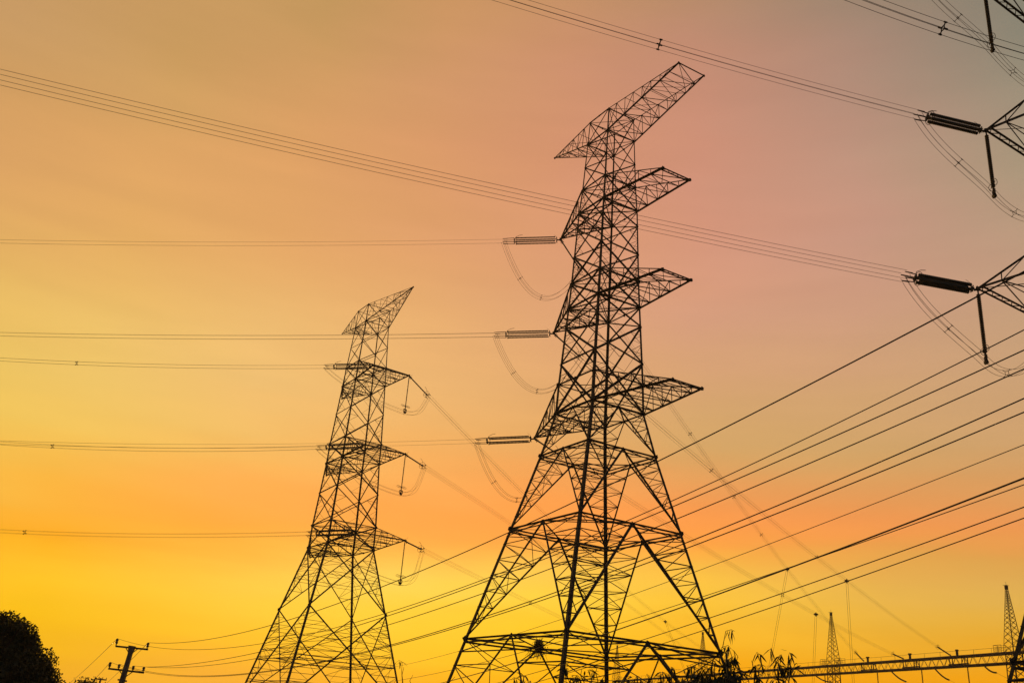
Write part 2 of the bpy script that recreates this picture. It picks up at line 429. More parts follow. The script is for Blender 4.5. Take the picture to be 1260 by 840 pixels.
# main tower
TM = Tower(7.031, 70.0, R(-59.766), 1.2, Dm); TM.start_faces()
TM.legs(-H, .29, TM.r['ttt'][0], .09); upper_main(TM); lower_main(TM)
TM.arm('a3b', 'a3t', -1, 8.92, None, .05, 6); TM.arm('a3b', 'a3t', 1, 9.98, 1.30, -.17, 6)
TM.arm('a2b', 'a2t', -1, 7.03, None, .15, 5); TM.arm('a2b', 'a2t', 1, 8.76, 1.34, -.29, 5)
TM.arm('a1b', 'a1t', -1, 6.89, None, .41, 5); TM.arm('a1b', 'a1t', 1, 8.57, 1.32, -.46, 5)
TM.arm('ttb', 'ttt', -1, 8.82, None, 3.03, 6, .10, .045); TM.arm('ttb', 'ttt', 1, 10.14, 1.28, 1.43, 8, .11, .045)
TM.finish()
tag(TM.root, 'tallest lattice transmission tower in the middle, bird nest inside its lower part', 'pylon', 'lattice transmission towers in a row')

# left tower
k5 = 1.0
Dl = {'g': (-.56, 1.365), 'lo': (.25, 1.17), 'n1': (1.95, .773), 'a3b': (3.15, .49), 'a3t': (3.59, .48), 'a2b': (4.86, .41), 'a2t': (5.27, .40), 'a1b': (6.52, .34),
      'a1t': (6.93, .32), 'ttb': (7.85, .27), 'ttt': (8.24, .26)}
TL = Tower(-3.004, 19.16, R(-58.584), 6.24, Dl); TL.start_faces(); TL.lw = .78
TL.legs(-H, .24, TL.r['ttt'][0], .09)
Z = lambda z: z * 6.24
TL.ring(Z(8.24), .09, 'x', .05); TL.ring(Z(7.85), .1, 'x', .05); TL.X(Z(7.85), Z(8.24), .08, .04, False)
TL.X(Z(7.38), Z(7.85), .08, .04, False); TL.X(Z(6.93), Z(7.38), .08, .04, False); TL.ring(Z(6.93), .11, 'x', .06)
TL.X(Z(6.52), Z(6.93), .1, .05); TL.ring(Z(6.52), .14, 'x', .07)
TL.X(Z(5.9), Z(6.52), .11, .045); TL.X(Z(5.27), Z(5.9), .11, .045); TL.ring(Z(5.27), .12, 'x', .06)
TL.X(Z(4.86), Z(5.27), .12, .05); TL.ring(Z(4.86), .15, 'x', .08)
TL.X(Z(4.24), Z(4.86), .13, .05); TL.X(Z(3.59), Z(4.24), .13, .05); TL.ring(Z(3.59), .13, 'x', .07)
TL.X(Z(3.15), Z(3.59), .13, .05); TL.ring(Z(3.15), .17, 'd', .09)
TL.X(Z(1.95), Z(3.15), .13, .06); TL.rungs(Z(1.95), Z(3.15), 4, .035)
TL.X(Z(.25), Z(1.95), .13, .06); TL.rungs(Z(.25), Z(1.95), 5, .04); TL.ring(Z(1.2), .07, 'd', .05)
TL.ring(Z(1.02), .11, 'd', .08); TL.ring(Z(2.56), .07, None); TL.ring(Z(.62), .08, 'd', .06)
TL.X(TL.zs[0][0], Z(.25), .13, .06)
TL.arm('a3b', 'a3t', -1, 1.57, None, 0, 5, .15, .055); TL.arm('a3b', 'a3t', 1, 1.76, .5, .05, 5, .17, .055)
TL.arm('a2b', 'a2t', -1, 1.35, None, 0, 5, .15, .055); TL.arm('a2b', 'a2t', 1, 1.51, .42, .01, 5, .17, .055)
TL.arm('a1b', 'a1t', -1, 1.11, None, .0, 4, .14, .055); TL.arm('a1b', 'a1t', 1, 1.29, .40, .01, 5, .17, .055)
TL.arm('ttb', 'ttt', -1, 1.70, None, .39, 5, .10, .045); TL.arm('ttb', 'ttt', 1, 1.82, None, .32, 6, .11, .045)
TL.finish()
tag(TL.root, 'smaller, farther lattice transmission tower with hanging insulators, beside the low utility pole', 'pylon', 'lattice transmission towers in a row')

# near tower at the right edge
ZB = 4.55
Dn = dict(Dm); Dn['b0'] = (ZB, 6.78)
TN = Tower(30.326, 38.003, R(-57.52), 1.2, Dn, -.223); TN.start_faces(); TN.lw = .75
TN.legs(-H, .20, TN.r['ttt'][0], .14); upper_main(TN); lower_main(TN, ZB)
for kb, e in (('a3', 8.776), ('a2', 7.315), ('a1', 6.388)):
    TN.arm(kb + 'b', kb + 't', -1, e, 2.60, 0, 5, .20, .06); TN.arm(kb + 'b', kb + 't', 1, e, 1.3, 0, 5)
TN.arm('ttb', 'ttt', -1, 8.8, None, 3.0, 6, .10, .045); TN.arm('ttb', 'ttt', 1, 10.1, 1.3, 1.4, 8, .11, .045)
TN.finish()
tag(TN.root, 'nearest lattice transmission tower, cut off by the right edge with only its crossarm tips showing', 'pylon', 'lattice transmission towers in a row')

# ------------------------------------------------------------------ substation gantry
GZ = 24.0
G870, G1230 = at_z(870, 829, GZ), at_z(1230, 803, GZ)
gd = nrm((G1230 - G870) * np.array([1, 1, 0])); gp = np.array([gd[1] * -1, gd[0], 0.]); gp = gp if gp[0] > 0 else -gp   # gp: far side
def gpt(px):       # point of the near top chord seen at image column px
    lo_, hi_ = -200., 400.
    for _ in range(60):
        m_ = (lo_ + hi_) / 2; q = pj(G870 + gd * m_)
        if (G870 + gd * m_)[1] < 20 or q[0] > px: hi_ = m_
        else: lo_ = m_
    return lo_
def gat(px): return G870 + gd * gpt(px)
t_posts = [gpt(861), gpt(1021), gpt(1242)]
t_posts.append(t_posts[2] + (t_posts[2] - t_posts[1])); 
sp = t_posts[1] - t_posts[0]; t_posts.insert(0, t_posts[0] - sp)
GW, GD = 2.2, 2.0
def gantry_beam(ta, tb, label):
    L_ = tb - ta; a = G870 + gd * ta
    root = empty('gantry_beam', wpos(a)); 
    top, bot = MB(), MB(); br_ = MB(); rail = MB()
    P = lambda t, w, z: gd * t + gp * w + np.array([0, 0, z])
    for w_ in (0, GW):
        top.bar(P(0, w_, 0), P(L_, w_, 0), .27, roll=.785); bot.bar(P(0, w_, -GD), P(L_, w_, -GD), .26, roll=.785)
    n_ = int(L_ / 1.3)
    for k in range(n_):
        t0, t1 = k * L_ / n_, (k + 1) * L_ / n_
        z0, z1 = ((-GD, 0) if k % 2 else (0, -GD))
        for w_ in (0, GW): br_.bar(P(t0, w_, z0), P(t1, w_, z1), .07)
        w0, w1 = ((0, GW) if k % 2 else (GW, 0))
        br_.bar(P(t0, w0, 0), P(t1, w1, 0), .05); br_.bar(P(t0, w0, -GD), P(t1, w1, -GD), .05)
        if k % 4 == 0: br_.bar(P(t0, 0, 0), P(t0, GW, 0), .09); br_.bar(P(t0, 0, -GD), P(t0, GW, -GD), .09)
    n_ = int(L_ / 5)
    for k in range(n_ + 1):
        t0 = k * L_ / n_; rail.bar(P(t0, .3, 0), P(t0, .3, 1.15), .05)
    rail.bar(P(0, .3, 1.15), P(L_, .3, 1.15), .045)
    for t0 in (2.4, L_ - 2.4 - 2.2):    # guard basket beside each post
        for (a0, b0) in ((0, 0), (2.2, 0), (0, 1.2), (2.2, 1.2), (1.1, 0)):
            rail.bar(P(t0 + a0, .3 + b0, 0), P(t0 + a0, .3 + b0, 1.7), .06)
        for zz in (.4, .8, 1.2, 1.7):
            rail.bar(P(t0, .3, zz), P(t0 + 2.2, .3, zz), .05); rail.bar(P(t0, 1.5, zz), P(t0 + 2.2, 1.5, zz), .05)
            rail.bar(P(t0, .3, zz), P(t0, 1.5, zz), .05)
    top.build('top_chord', GSTEEL, root); bot.build('bottom_chord', GSTEEL, root); br_.build('lattice', GSTEEL, root); rail.build('guard_rail', GSTEEL, root)
    tag(root, label, 'gantry beam', 'substation gantry beams')
    return root, P
beams = []
lbl = ['substation gantry beam running off behind the middle tower base, farthest of the beams',
       'far substation gantry beam behind the leafy sprays, left of the lattice mast',
       'long trussed gantry beam between the two pointed lattice masts at lower right',
       'nearest substation gantry beam at the right edge behind the near tower leg']
for k in range(4): beams.append(gantry_beam(t_posts[k], t_posts[k + 1], lbl[k]))
def column(t, label, spire=13.4, wb=3.4):
    c = G870 + gd * t + gp * GW / 2; root = empty('gantry_column', (c[0], c[1], 0))
    m = MB(); zt = GZ + H; 
    def cor(i, z):
        if z <= zt: hh = 1.1 + (zt - z) / zt * .35
        else: hh = 1.32 + (.14 - 1.32) * (z - zt) / spire
        return (gd * SGN[i][0] + gp * SGN[i][1]) * hh + np.array([0, 0, z])
    sh = MB(); spm = MB()
    for i in range(4):
        sh.angle(cor(i, 0), cor(i, zt - .01), .2, roll=i)
        spm.angle(cor(i, zt + .01), cor(i, zt + spire), .12, roll=i, w2=.08)
    for mm, za, zb_, n_, w_ in ((sh, 0, zt, 18, .08), (spm, zt + .01, zt + spire, 9, .06)):
        # panel heights shrink with the width
        zz = [za]; 
        while zz[-1] < zb_ - .3:
            q = cor(0, zz[-1] + .02) - cor(1, zz[-1] + .02); zz.append(min(zb_, zz[-1] + max(.45, np.linalg.norm(q) * .62)))
        for a_, b_ in zip(zz, zz[1:]):
            for i in range(4):
                j = (i + 1) % 4; mm.bar(cor(i, a_ + .02), cor(j, b_ - .001), w_); mm.bar(cor(j, a_ + .02), cor(i, b_ - .001), w_)
    sh.build('column_shaft', GSTEEL, root); spm.build('spire', GSTEEL, root)
    cap = MB(); z = zt + spire; cap.bar((0, 0, z - .5), (0, 0, z + .25), .5, roll=.3); cap.bar((0, 0, z), (0, 0, z + 1.0), .05); cap.bar((-.7, 0, z + .3), (.7, .1, z + .3), .05); cap.bar((0.05, -.5, z + .34), (0, .5, z + .34), .05)
    cap.build('spire_cap', GSTEEL, root)
    tag(root, label, 'lattice mast', 'gantry columns topped with pointed lattice spires')
clb = ['gantry column hidden behind the middle tower, farthest left of the spired masts', 'small pointed lattice mast seen through the right leg of the middle tower',
       'pointed lattice mast on the gantry at lower right, right of the leafy sprays', 'larger pointed lattice mast beside the near tower leg at the right edge', 'nearest pointed lattice mast, beyond the right edge of the gantry']
for k, t in enumerate(t_posts): column(t, clb[k])

# ------------------------------------------------------------------ insulators (prototypes share their meshes)
def disc_profile(L_, n_, r, r0=.035, x0=0., core=.0):
    pr = [(x0, r0)]; p = (L_) / n_; v = max(r0, core * r)
    for k in range(n_):
        x = x0 + k * p
        pr += [(x + .08 * p, v), (x + .16 * p, r * .75), (x + .5 * p, r), (x + .72 * p, r * .95), (x + .76 * p, v)]
    pr.append((x0 + L_, r0)); return pr
def tension_proto(rd, of, twin=True, L_=5.3, nd=30, core=.5, mt=None, cx=.25):
    root = empty('tension_insulator'); e = L_ - .32
    spots = ((-1, -1), (1, -1), (1, 1), (-1, 1)) if twin else ((0, 0),)
    for a, b in spots:
        m = MB(); m.lathe(disc_profile(e - .68, nd, rd, core=core), 12); o = m.build('disc_string', mt or GLASS, root, True); o.location = (.55, a * of, b * of)
    w_ = of * 2.3 if twin else .4
    for x in (.42, e):
        m = MB(); m.bar((x, -w_ / 2, 0), (x, w_ / 2, 0), .06); m.bar((x, 0, -w_ / 2), (x, 0, w_ / 2), .06)
        if twin: m.bar((x, -of, -of), (x, of, of), .06); m.bar((x, -of, of), (x, of, -of), .06)
        m.build('yoke_plate', STEEL, root)
    m = MB(); m.bar((0, 0, 0), (.42, 0, 0), .10); m.bar((.15, -.12, 0), (.15, .12, 0), .08); m.build('shackle', STEEL, root)
    for a, b in ((-1, -1), (1, -1), (1, 1), (-1, 1)):
        m = MB(); m.bar((e, a * w_ / 2.3, b * w_ / 2.3), (L_ + cx, a * .2, b * .2), .05); m.bar((L_ + cx - .5, a * .2, b * .2), (L_ + cx, a * .2, b * .2), .055); m.build('dead_end_clamp', ALU, root)
    m = MB(); m.tube([(e, 0, of), (e - .18, 0, .5), (e - .5, 0, .66), (e - .85, 0, .72)], .02, 5); m.build('arcing_horn', STEEL, root)
    m = MB(); m.tube([(.42, 0, of), (.5, 0, .45), (.75, 0, .6)], .012, 5); m.build('arcing_horn', STEEL, root)
    m = MB(); t = np.linspace(0, 2 * math.pi, 17)[:-1]
    m.tube([(e - .2, .42 * math.cos(a), .42 * math.sin(a)) for a in t], .018, 5, True); m.bar((e - .2, -.42, 0), (e, -.2, 0), .03); m.bar((e - .2, .42, 0), (e, .2, 0), .03)
    m.build('grading_ring', STEEL, root)
    return root
def hang_proto(rd=.14):     # jumper suspension string, hangs along local +X turned downwards
    root = empty('suspension_insulator')
    m = MB(); m.lathe(disc_profile(4.15, 27, rd, .035), 12); o = m.build('disc_string', GLASS, root, True); o.location = (.3, 0, 0)
    m = MB(); m.bar((0, 0, 0), (.3, 0, 0), .07); m.build('shackle', STEEL, root)
    m = MB(); t = np.linspace(0, 2 * math.pi, 17)[:-1]
    for c in (-.38, .38): m.tube([(4.25 + .16 * math.sin(a), c + .34 * math.cos(a), .12 * math.sin(a)) for a in t], .02, 5, True)
    m.bar((4.25, -.5, 0), (4.25, .5, 0), .035)
    m.build('grading_ring', STEEL, root)
    m = MB(); m.bar((4.45, 0, 0), (5.15, 0, 0), .10); m.bar((4.7, -.23, 0), (4.7, .23, 0), .10); m.bar((4.7, -.23, 0), (5.05, -.23, 0), .06); m.bar((4.7, .23, 0), (5.05, .23, 0), .06); m.bar((5.1, -.16, 0), (5.1, .16, 0), .2)
    m.build('jumper_clamp', STEEL, root)
    return root
PRO = {'t': tension_proto(.08, .235, core=.62, cx=.9), 'n': tension_proto(.118, .165, nd=28, core=.66, L_=4.75, cx=.5), 's': tension_proto(.085, .0, False, core=.7), 'g': tension_proto(.15, .0, False, 11.5, 46, .8, BROWN), 'h': hang_proto(), 'hs': hang_proto(.075)}; used = dict.fromkeys(PRO, False)
def orient(d, roll=0.):
    x = Vector(d).normalized(); z = Vector((0, 0, 1)); y = z.cross(x)
    y = Vector((0, 1, 0)) if y.length < .05 else y.normalized(); z = x.cross(y)
    m = Matrix((x, y, z)).transposed(); return (m @ Matrix.Rotation(roll, 3, 'X')).to_euler()
def place(kind, p, d, label, group, roll=0., scale=1.):
    pro = PRO[kind]
    o = pro if not used[kind] else copy_tree(pro); used[kind] = True
    o.location = wpos(p); o.rotation_euler = orient(d, roll); o.scale = (scale,) * 3
    tag(o, label, 'insulator', group); return o

# ------------------------------------------------------------------ conductors
def para(P0, P1, s, t0=0., t1=1., n=60):
    t = np.linspace(t0, t1, n)[:, None]; P = P0 * (1 - t) + P1 * t; P[:, 2] -= 4 * s * (t * (1 - t))[:, 0]; return P
def offsets(P, d=.225, k=4, roll=0.):
    out = []
    T = np.gradient(P, axis=0); Hh = np.cross(T, [0, 0, 1.]); Hh /= np.maximum(np.linalg.norm(Hh, axis=1, keepdims=True), 1e-6)
    U = np.cross(Hh, T); U /= np.linalg.norm(U, axis=1, keepdims=True)
    c4 = [(-1, -1), (1, -1), (1, 1), (-1, 1)] if k == 4 else ([(-1, 0), (1, 0)] if k == 2 else [(0, 0)])
    cr, sr = math.cos(roll), math.sin(roll)
    for a, b in c4:
        a, b = a * cr - b * sr, a * sr + b * cr
        out.append(P + Hh * a * d + U * b * d)
    return out, T, Hh, U
def bundle(P, label, name='conductor_bundle', cat='power line', group=None, r=.017, k=4, spc=(), child='conductor', d=.225, roll=0., mat_=None, sp_s=1.):
    mid = P[len(P) // 2]; root = empty(name, wpos(P[0]))
    O, T, Hh, U = offsets(P, d, k, roll)
    for q in O:
        m = MB(); m.tube(q - P[0], r, 5); m.build(child, mat_ or ALU, root, True)
    for i in spc:
        m = MB(); ps = [q[i] - P[0] for q in O]; c = sum(ps) / len(ps)
        t_ = nrm(T[i])
        if k == 4:
            inner = [lerp(c, p, .5) for p in ps]
            for a in range(4): m.bar(inner[a], inner[(a + 1) % 4], .045 * sp_s); m.bar(inner[a], ps[a], .05 * sp_s); m.bar(ps[a] - t_ * .09, ps[a] + t_ * .09, .075 * sp_s)
        else:
            m.bar(ps[0], ps[-1], .05 * sp_s)
            for p in ps: m.bar(p - t_ * .09, p + t_ * .09, .08 * sp_s)
        m.build('spacer', STEEL, root)
    tag(root, label, cat, group); return root
def near_i(P, px, py):
    q = pj(P); return int(np.argmin(((q - np.array([px, py])) ** 2).sum(1)))
def span(T, E, s, t1, LS, label, sps, group, roll=0., n=90, lab_i=None, iroll=0., grp_i=None, kind='t', r=.011, d=.2):
    """tension insulator at T pulling along the span T->E, then the bundle"""
    tan = nrm((E - T) - np.array([0, 0, 4 * s])); Lh = np.linalg.norm(E - T)
    place(kind, T, tan, lab_i, grp_i, iroll)
    Ls = {'t': 6.2, 'n': 5.2}.get(kind, 5.5); P = para(T, E, s, Ls / Lh, t1, n)
    bundle(P, label, group=group, spc=[near_i(P, *q) for q in sps], roll=roll, r=r, d=d)
    return T + tan * (Ls - .05), P
def jumper(c0, c1, m_, label, sag=5.0, kz=(1.0, 1.0), group='jumper loops under the crossarms', d=.2, mt=None, spn=(7, 15), k=4):
    if m_ is None: P = para(c0, c1, sag, 0, 1, 30)
    else:
        def herm(a, b, ta, tb, n=16):
            t = np.linspace(0, 1, n)[:, None]
            return (2*t**3-3*t**2+1)*a + (t**3-2*t**2+t)*ta + (-2*t**3+3*t**2)*b + (t**3-t**2)*tb
        mt = (c1 - c0) * .45 if mt is None else mt
        ta = (m_ - c0) * np.array([.7, .7, kz[0] * 1.5]); tb = (c1 - m_) * np.array([.7, .7, kz[1] * 1.5])
        P = np.concatenate([herm(c0, m_, ta, mt), herm(m_, c1, mt, tb)[1:]])
    P = np.asarray(P)
    return bundle(P, label, 'jumper_cable', 'jumper cable', group, r=.0125, k=k, sp_s=.5, spc=[i for i in spn if i < len(P)], d=d)

gA = {}
for px, py in ((1063, 813), (1112, 810), (1170, 806)): gA[px] = at_z(px, py, GZ - .1)
gA[915] = gat(915) - np.array([0, 0, .1]); gA[880] = gat(880) - np.array([0, 0, .1]); gA[850] = gat(850) - np.array([0, 0, .1])
WL = 'conductor bundles leaving the towers to the left'; WR = 'conductor bundles running down to the gantry'
IL = 'tension insulators pulling left'; IR = 'tension insulators pulling right'; IG = 'tension insulators on the gantry beam'
def to_gantry(T, A, s, label, sps, li, lg, t1=None):
    c, P = span(T, A, s, 1 - 11.7 / np.linalg.norm(A - T), 0, label, sps, WR, lab_i=li, grp_i=IR, kind='s', r=.011)
    tan = nrm(T - A + np.array([0, 0, -4 * s]))
    place('g', A, tan, lg, IG)
    # bracket on the beam
    return c, P
C = {}
# --- main tower, rear arms
mT = {'top': TM.w(-6.89 * 1.2, 0, 41.05 * 1.2 - .1), 'middle': TM.w(-7.03 * 1.2, 0, 32.09 * 1.2 - .1), 'bottom': TM.w(-8.92 * 1.2, 0, 23.18 * 1.2 - .1)}
for key, e, s, gx, sg, sL, sR in (('top', (0, 297), .4, 1063, 2.8, [], [(937, 657), (852, 537), (905, 612)]), ('middle', (0, 411), .4, 1170, 1.7, [], [(876.7, 578), (1006.7, 686.7)]), ('bottom', (0, 544), .6, 1112, 1.4, [], [(963, 732)])):
    T = mT[key]; E = at_z(*e, T[2])
    cl, _ = span(T, E, s, 1.9, roll={'top': .5, 'middle': .5, 'bottom': .3}[key], label='faint conductors running left from the tallest tower\'s %s left crossarm' % key, sps=sL, group=WL, LS=0,
                 lab_i='tension insulator string pulling left from the %s left crossarm of the tallest tower' % key, grp_i=IL)
    cr_, P = to_gantry(T, gA[gx], sg, 'conductor bundle sloping right to the gantry from the tallest tower\'s %s left crossarm' % key, sR,
                       'insulator string pulling right from the %s left crossarm of the tallest tower' % key,
                       'insulator string on the gantry beam where the tallest tower\'s %s conductor bundle lands' % key)
    C[key] = P
    jumper(cl, cr_, None, 'jumper loop sagging below the %s left crossarm of the tallest tower' % key, sag=4.9 if key != 'bottom' else 5.3)
# --- left tower, front arms
for key, kb, e_, b_, dz, e, s, gx, sg, sL in (('top', 'a1b', 1.29, .40, .01, (0, 442), .5, 915, 4.2, [(97, 446.5)]), ('middle', 'a2b', 1.51, .42, .01, (0, 545), .7, 880, -1.5, [(65, 547)]), ('bottom', 'a3b', 1.76, .5, .05, (0, 653), .5, 850, .6, [(29, 654)])):
    z = TL.r[kb][0] + dz * 6.24 - .1
    T = TL.w(e_ * 6.24, -b_ * 6.24, z); T2 = TL.w(e_ * 6.24, b_ * 6.24, z); E = at_z(*e, T[2])
    cl, _ = span(T, E, s, 1.9, roll=.4, LS=0, label='faint conductor bundle running left from the %s crossarm of the farther left tower' % key, sps=sL, group=WL,
                 lab_i='tension insulator string pulling left from the %s crossarm of the farther left tower' % key, grp_i=IL)
    cr_, P = to_gantry(T2, gA[gx], sg, 'faint conductor bundle running down right from the farther left tower\'s %s crossarm' % key, {'top': [], 'middle': [], 'bottom': [(653, 736)]}[key],
                       'insulator string pulling down right from the %s crossarm of the farther left tower' % key,
                       'far insulator string on the gantry where the left tower\'s %s conductor bundle lands' % key)
    C['l' + key] = P
    place('hs', T2, (0, 0, -1), 'insulator string hanging straight down from the %s crossarm tip of the farther left tower' % key, 'hanging jumper insulators', .9, .93)
    m_ = T2 - np.array([0, 0, 4.75])
    jumper(cl, cr_, m_, 'jumper loop held by the hanging insulator under the %s crossarm of the farther left tower' % key, d=.2)
# --- near tower, rear arms
nx = t_posts[3] ; 
for key, kb, e_, e, s, sN, gt in (('bottom', 'a3b', 8.776, (0, 95), .4, [], 8), ('middle', 'a2b', 7.315, (617, -3), .3, [(819, 55)], 16), ('top', 'a1b', 6.388, (617, -190), .3, [], 24)):
    z = TN.r[kb][0] - .1
    T = TN.w(-e_ * 1.2, -2.6 * 1.2, z); T2 = TN.w(-e_ * 1.2, 2.6 * 1.2, z); E = at_z(*e, T[2]) if key != 'top' else T + (at_z(617, -3, mT['middle'][2]) - TN.w(-7.315 * 1.2, -2.6 * 1.2, TN.r['a2b'][0])) * 1.0
    cl, _ = span(T, E, s, 2.2 if key == 'bottom' else 3.0, 0, 'four parallel conductors rising left across the sky from the near tower\'s %s crossarm' % key, sN, 'conductor bundles of the near tower',
                 lab_i='large tension insulator string pulling left from the near tower\'s %s crossarm at the right edge' % key, grp_i='tension insulators of the near tower', roll={'bottom': .1, 'middle': 0., 'top': 0.}[key], iroll=.1, kind='n', r=.0105, d={'bottom': .275, 'middle': .2, 'top': .2}[key])
    A = G870 + gd * (nx + gt) - np.array([0, 0, .1])
    cr_, P = to_gantry(T2, A, 1.2, 'conductor bundle from the near tower\'s %s crossarm towards the gantry' % key, [], 'right-hand insulator string of the near tower\'s %s crossarm beyond the right edge' % key,
                       'gantry insulator string beyond the right edge for the near tower\'s %s conductor bundle' % key)
    place('h', T + np.array([0, 0, 0]), (0, 0, -1), 'insulator string hanging down from the near tower\'s %s crossarm tip at the right edge' % key, 'hanging jumper insulators', .2, .93)
    m_ = T - np.array([0, 0, 4.75])
    mt = (cr_ - cl) * .42; mt[2] = -1.9
    jumper(cl, cr_, m_, 'jumper loop drooping below the near tower\'s %s crossarm at the right edge' % key, d=.2, mt=mt, spn=(8, 20))
# --- a second bundle crossing the upper right corner
zc = 36.0
a, b = at_z(1420, 105, zc), at_z(1062, 0, zc)
P = para(a, b, .45, -.3, 2.2, 80)
bundle(P, 'conductor bundle crossing the top right corner with a square spacer, behind the hanging insulator', group='conductor bundles of the near tower', spc=[near_i(P, 1155, 34)], d=.225, roll=0., r=.014)

# ------------------------------------------------------------------ droppers from the sloping bundles
for key, px, py, qx, qy, lab in (('top', 968.6, 701, 951, 800, 'thin vertical dropper wire left of the small mast, hanging from the steepest conductor bundle'),
                                 ('bottom', 1002, 756, 1002, 815, 'short thin vertical dropper wire just left of the small pointed mast'),
                                 ('middle', 1042.6, 714, 1048, 800, 'thin vertical dropper wire just right of the small pointed mast'),
                                 ('ltop', 827, 755, 829, 790, 'very faint short dropper wire seen through the middle tower')):
    P = C[key]; i = near_i(P, px, py); p = P[i]
    q0 = at_y(qx, qy, p[1]); d = (q0 - p); t = (6 - H - p[2]) / d[2]; q1 = p + d * t
    root = empty('dropper_wire', wpos(p))
    for a in (-.16, .16):
        m = MB(); m.tube([np.array([a, 0, 0]), (q1 - p) * .5 + np.array([a, .3, 0]), (q1 - p) + np.array([a, 0, 0])], .022, 5); m.build('wire', ALU, root)
    m = MB(); m.bar((-.35, 0, .0), (.35, 0, 0), .22); m.bar((0, 0, .3), (0, 0, -.35), .2); m.build('tee_clamp', STEEL, root)
    tag(root, lab, 'dropper wire', 'vertical dropper wires')

# things on the gantry beam: brackets, far-side strings and short hanging strings
side = ['left', 'middle', 'right']
for i, px in enumerate((1068, 1120, 1178)):
    c = gat(px); root = MB()
    root.bar(c + np.array([0, 0, -.2]), c + np.array([0, 0, 1.15]), .38, roll=.3); root.bar(c + np.array([0, 0, 1.1]), c + np.array([0, 0, 1.4]), .6)
    for t in (-2.6, -1.7, 1.2, 2.1, 3.0): root.bar(c + gd * t + gp * .02 + np.array([0, 0, .05]), c + gd * t + np.array([0, 0, -GD - .1]), .16)
    root.bar(c - gd * 3 + np.array([0, 0, -GD + .3]), c + gd * 3.2 + np.array([0, 0, -GD + .35]), .2)
    root.v = [v + np.array([0, 0, H]) for v in root.v]
    tag(root.build('anchor_bracket', GSTEEL), 'steel anchor bracket standing on the gantry beam, %s of the three between the masts' % side[i], 'bracket', 'anchor brackets on the gantry beam')
def string_tube(P, name, label, cat, group, r=.19):
    root = MB(); L_ = np.linalg.norm(np.diff(P, axis=0), axis=1).sum(); n_ = int(L_ / .16); P = np.array([[np.interp(t, np.linspace(0, 1, len(P)), P[:, k]) for k in range(3)] for t in np.linspace(0, 1, n_ * 3)])
    rr = np.tile([.05, r, r * .9], n_)[:len(P)]; root.tube(P + np.array([0, 0, H]), rr, 8)
    return tag(root.build(name, BROWN), label, cat, group)
for i, (px, px2, py2) in enumerate(((952, 968, 841), (995, 1022, 838.5), (1087, 1115, 838), (1140, 1168, 836), (1200, 1226, 827))):
    a = gat(px) + gp * GW + np.array([0, 0, -GD - .15]); b0 = ray(px2, py2)
    # second end lies on the far side of the beam, in the plane along gp
    A_ = np.array([[gp[0], -b0[0]], [gp[1], -b0[1]]]); k_ = np.linalg.solve(A_, -a[:2]); b = b0 * k_[1]
    if k_[0] < 0 or k_[0] > 14 or np.linalg.norm(b - a) > 14: b = a + gp * 4.8 + np.array([0, 0, -2.6])
    Pm = (a + b) / 2 + np.array([0, 0, -.35]); t = np.linspace(0, 1, 9)[:, None]
    P = (1 - t) ** 2 * a + 2 * t * (1 - t) * (2 * Pm - (a + b) / 2) + t ** 2 * b
    lab = ['farthest left', 'second from left', 'third from left', 'fourth from left', 'rightmost'][i]
    string_tube(P, 'strain_insulator', 'dark drooping insulator under the gantry beam, %s of the five' % lab, 'insulator', 'drooping insulators under the gantry beam')
    m = MB(); e = b + gp * 22 + np.array([0, 0, -4.5]); m.tube(para(b, e, .8, 0, 1, 16) + np.array([0, 0, H]), .025, 5)
    tag(m.build('busbar_wire', ALU), 'thin wire leaving the %s drooping insulator under the gantry beam' % lab, 'wire', 'wires beyond the gantry')
for i, px in enumerate((895, 1010, 1074, 1128, 1184)):
    a = gat(px) + gp * 1.1 + np.array([0, 0, -GD - .1])
    string_tube(np.array([a, a + np.array([.05, 0, -2.2]), a + np.array([.1, 0, -4.6])]), 'post_insulator', 'short insulator hanging straight down under the gantry beam, number %s from the left' % ['one', 'two', 'three', 'four', 'five'][i], 'insulator', 'short hanging insulators under the gantry beam', .17)

# ------------------------------------------------------------------ utility poles and their wires
PY = 85.0
A1, A2 = at_y(142.5, 794.5, PY), at_y(182, 798.5, PY); B1, B2 = at_y(133.5, 822, PY), at_y(177, 827, PY)
tl, tr = at_y(144.5, 785, PY), at_y(182.5, 790, PY); lows = [at_y(x, y, PY) for x, y in ((136, 814), (147, 816.5), (164.5, 818.5), (177.2, 820))]
pt_, pb_ = at_y(162.5, 796, PY), at_y(149.5, 840, PY); pd = (pb_ - pt_); foot = pt_ + pd * ((-H - pt_[2]) / pd[2])
root = empty('utility_pole', (foot[0], foot[1], 0)); off = np.array([foot[0], foot[1], -H])
m = MB(); m.bar(foot - off, pt_ - off, .50, roll=.0, w2=.30); m.bar(lerp(pt_, foot, .07) - off, pt_ - off + np.array([0, 0, .12]), .3, roll=0, w2=.5); m.build('pole', CONC, root)
def arm_(a, b, w=.14):
    m = MB(); m.bar(a - off, b - off, w, roll=.1)
    c = (a + b) / 2
    m.bar(lerp(a, b, .3) - off, c - off + np.array([0, -.1, -.55]), .05); m.bar(lerp(a, b, .7) - off, c - off + np.array([0, -.1, -.55]), .05)
    return m.build('crossarm', STEEL, root)
arm_(A1, A2); arm_(B1, B2)
c1, c2 = at_y(145, 835.5, PY), at_y(156, 837.5, PY); arm_(c1, c2, .12)
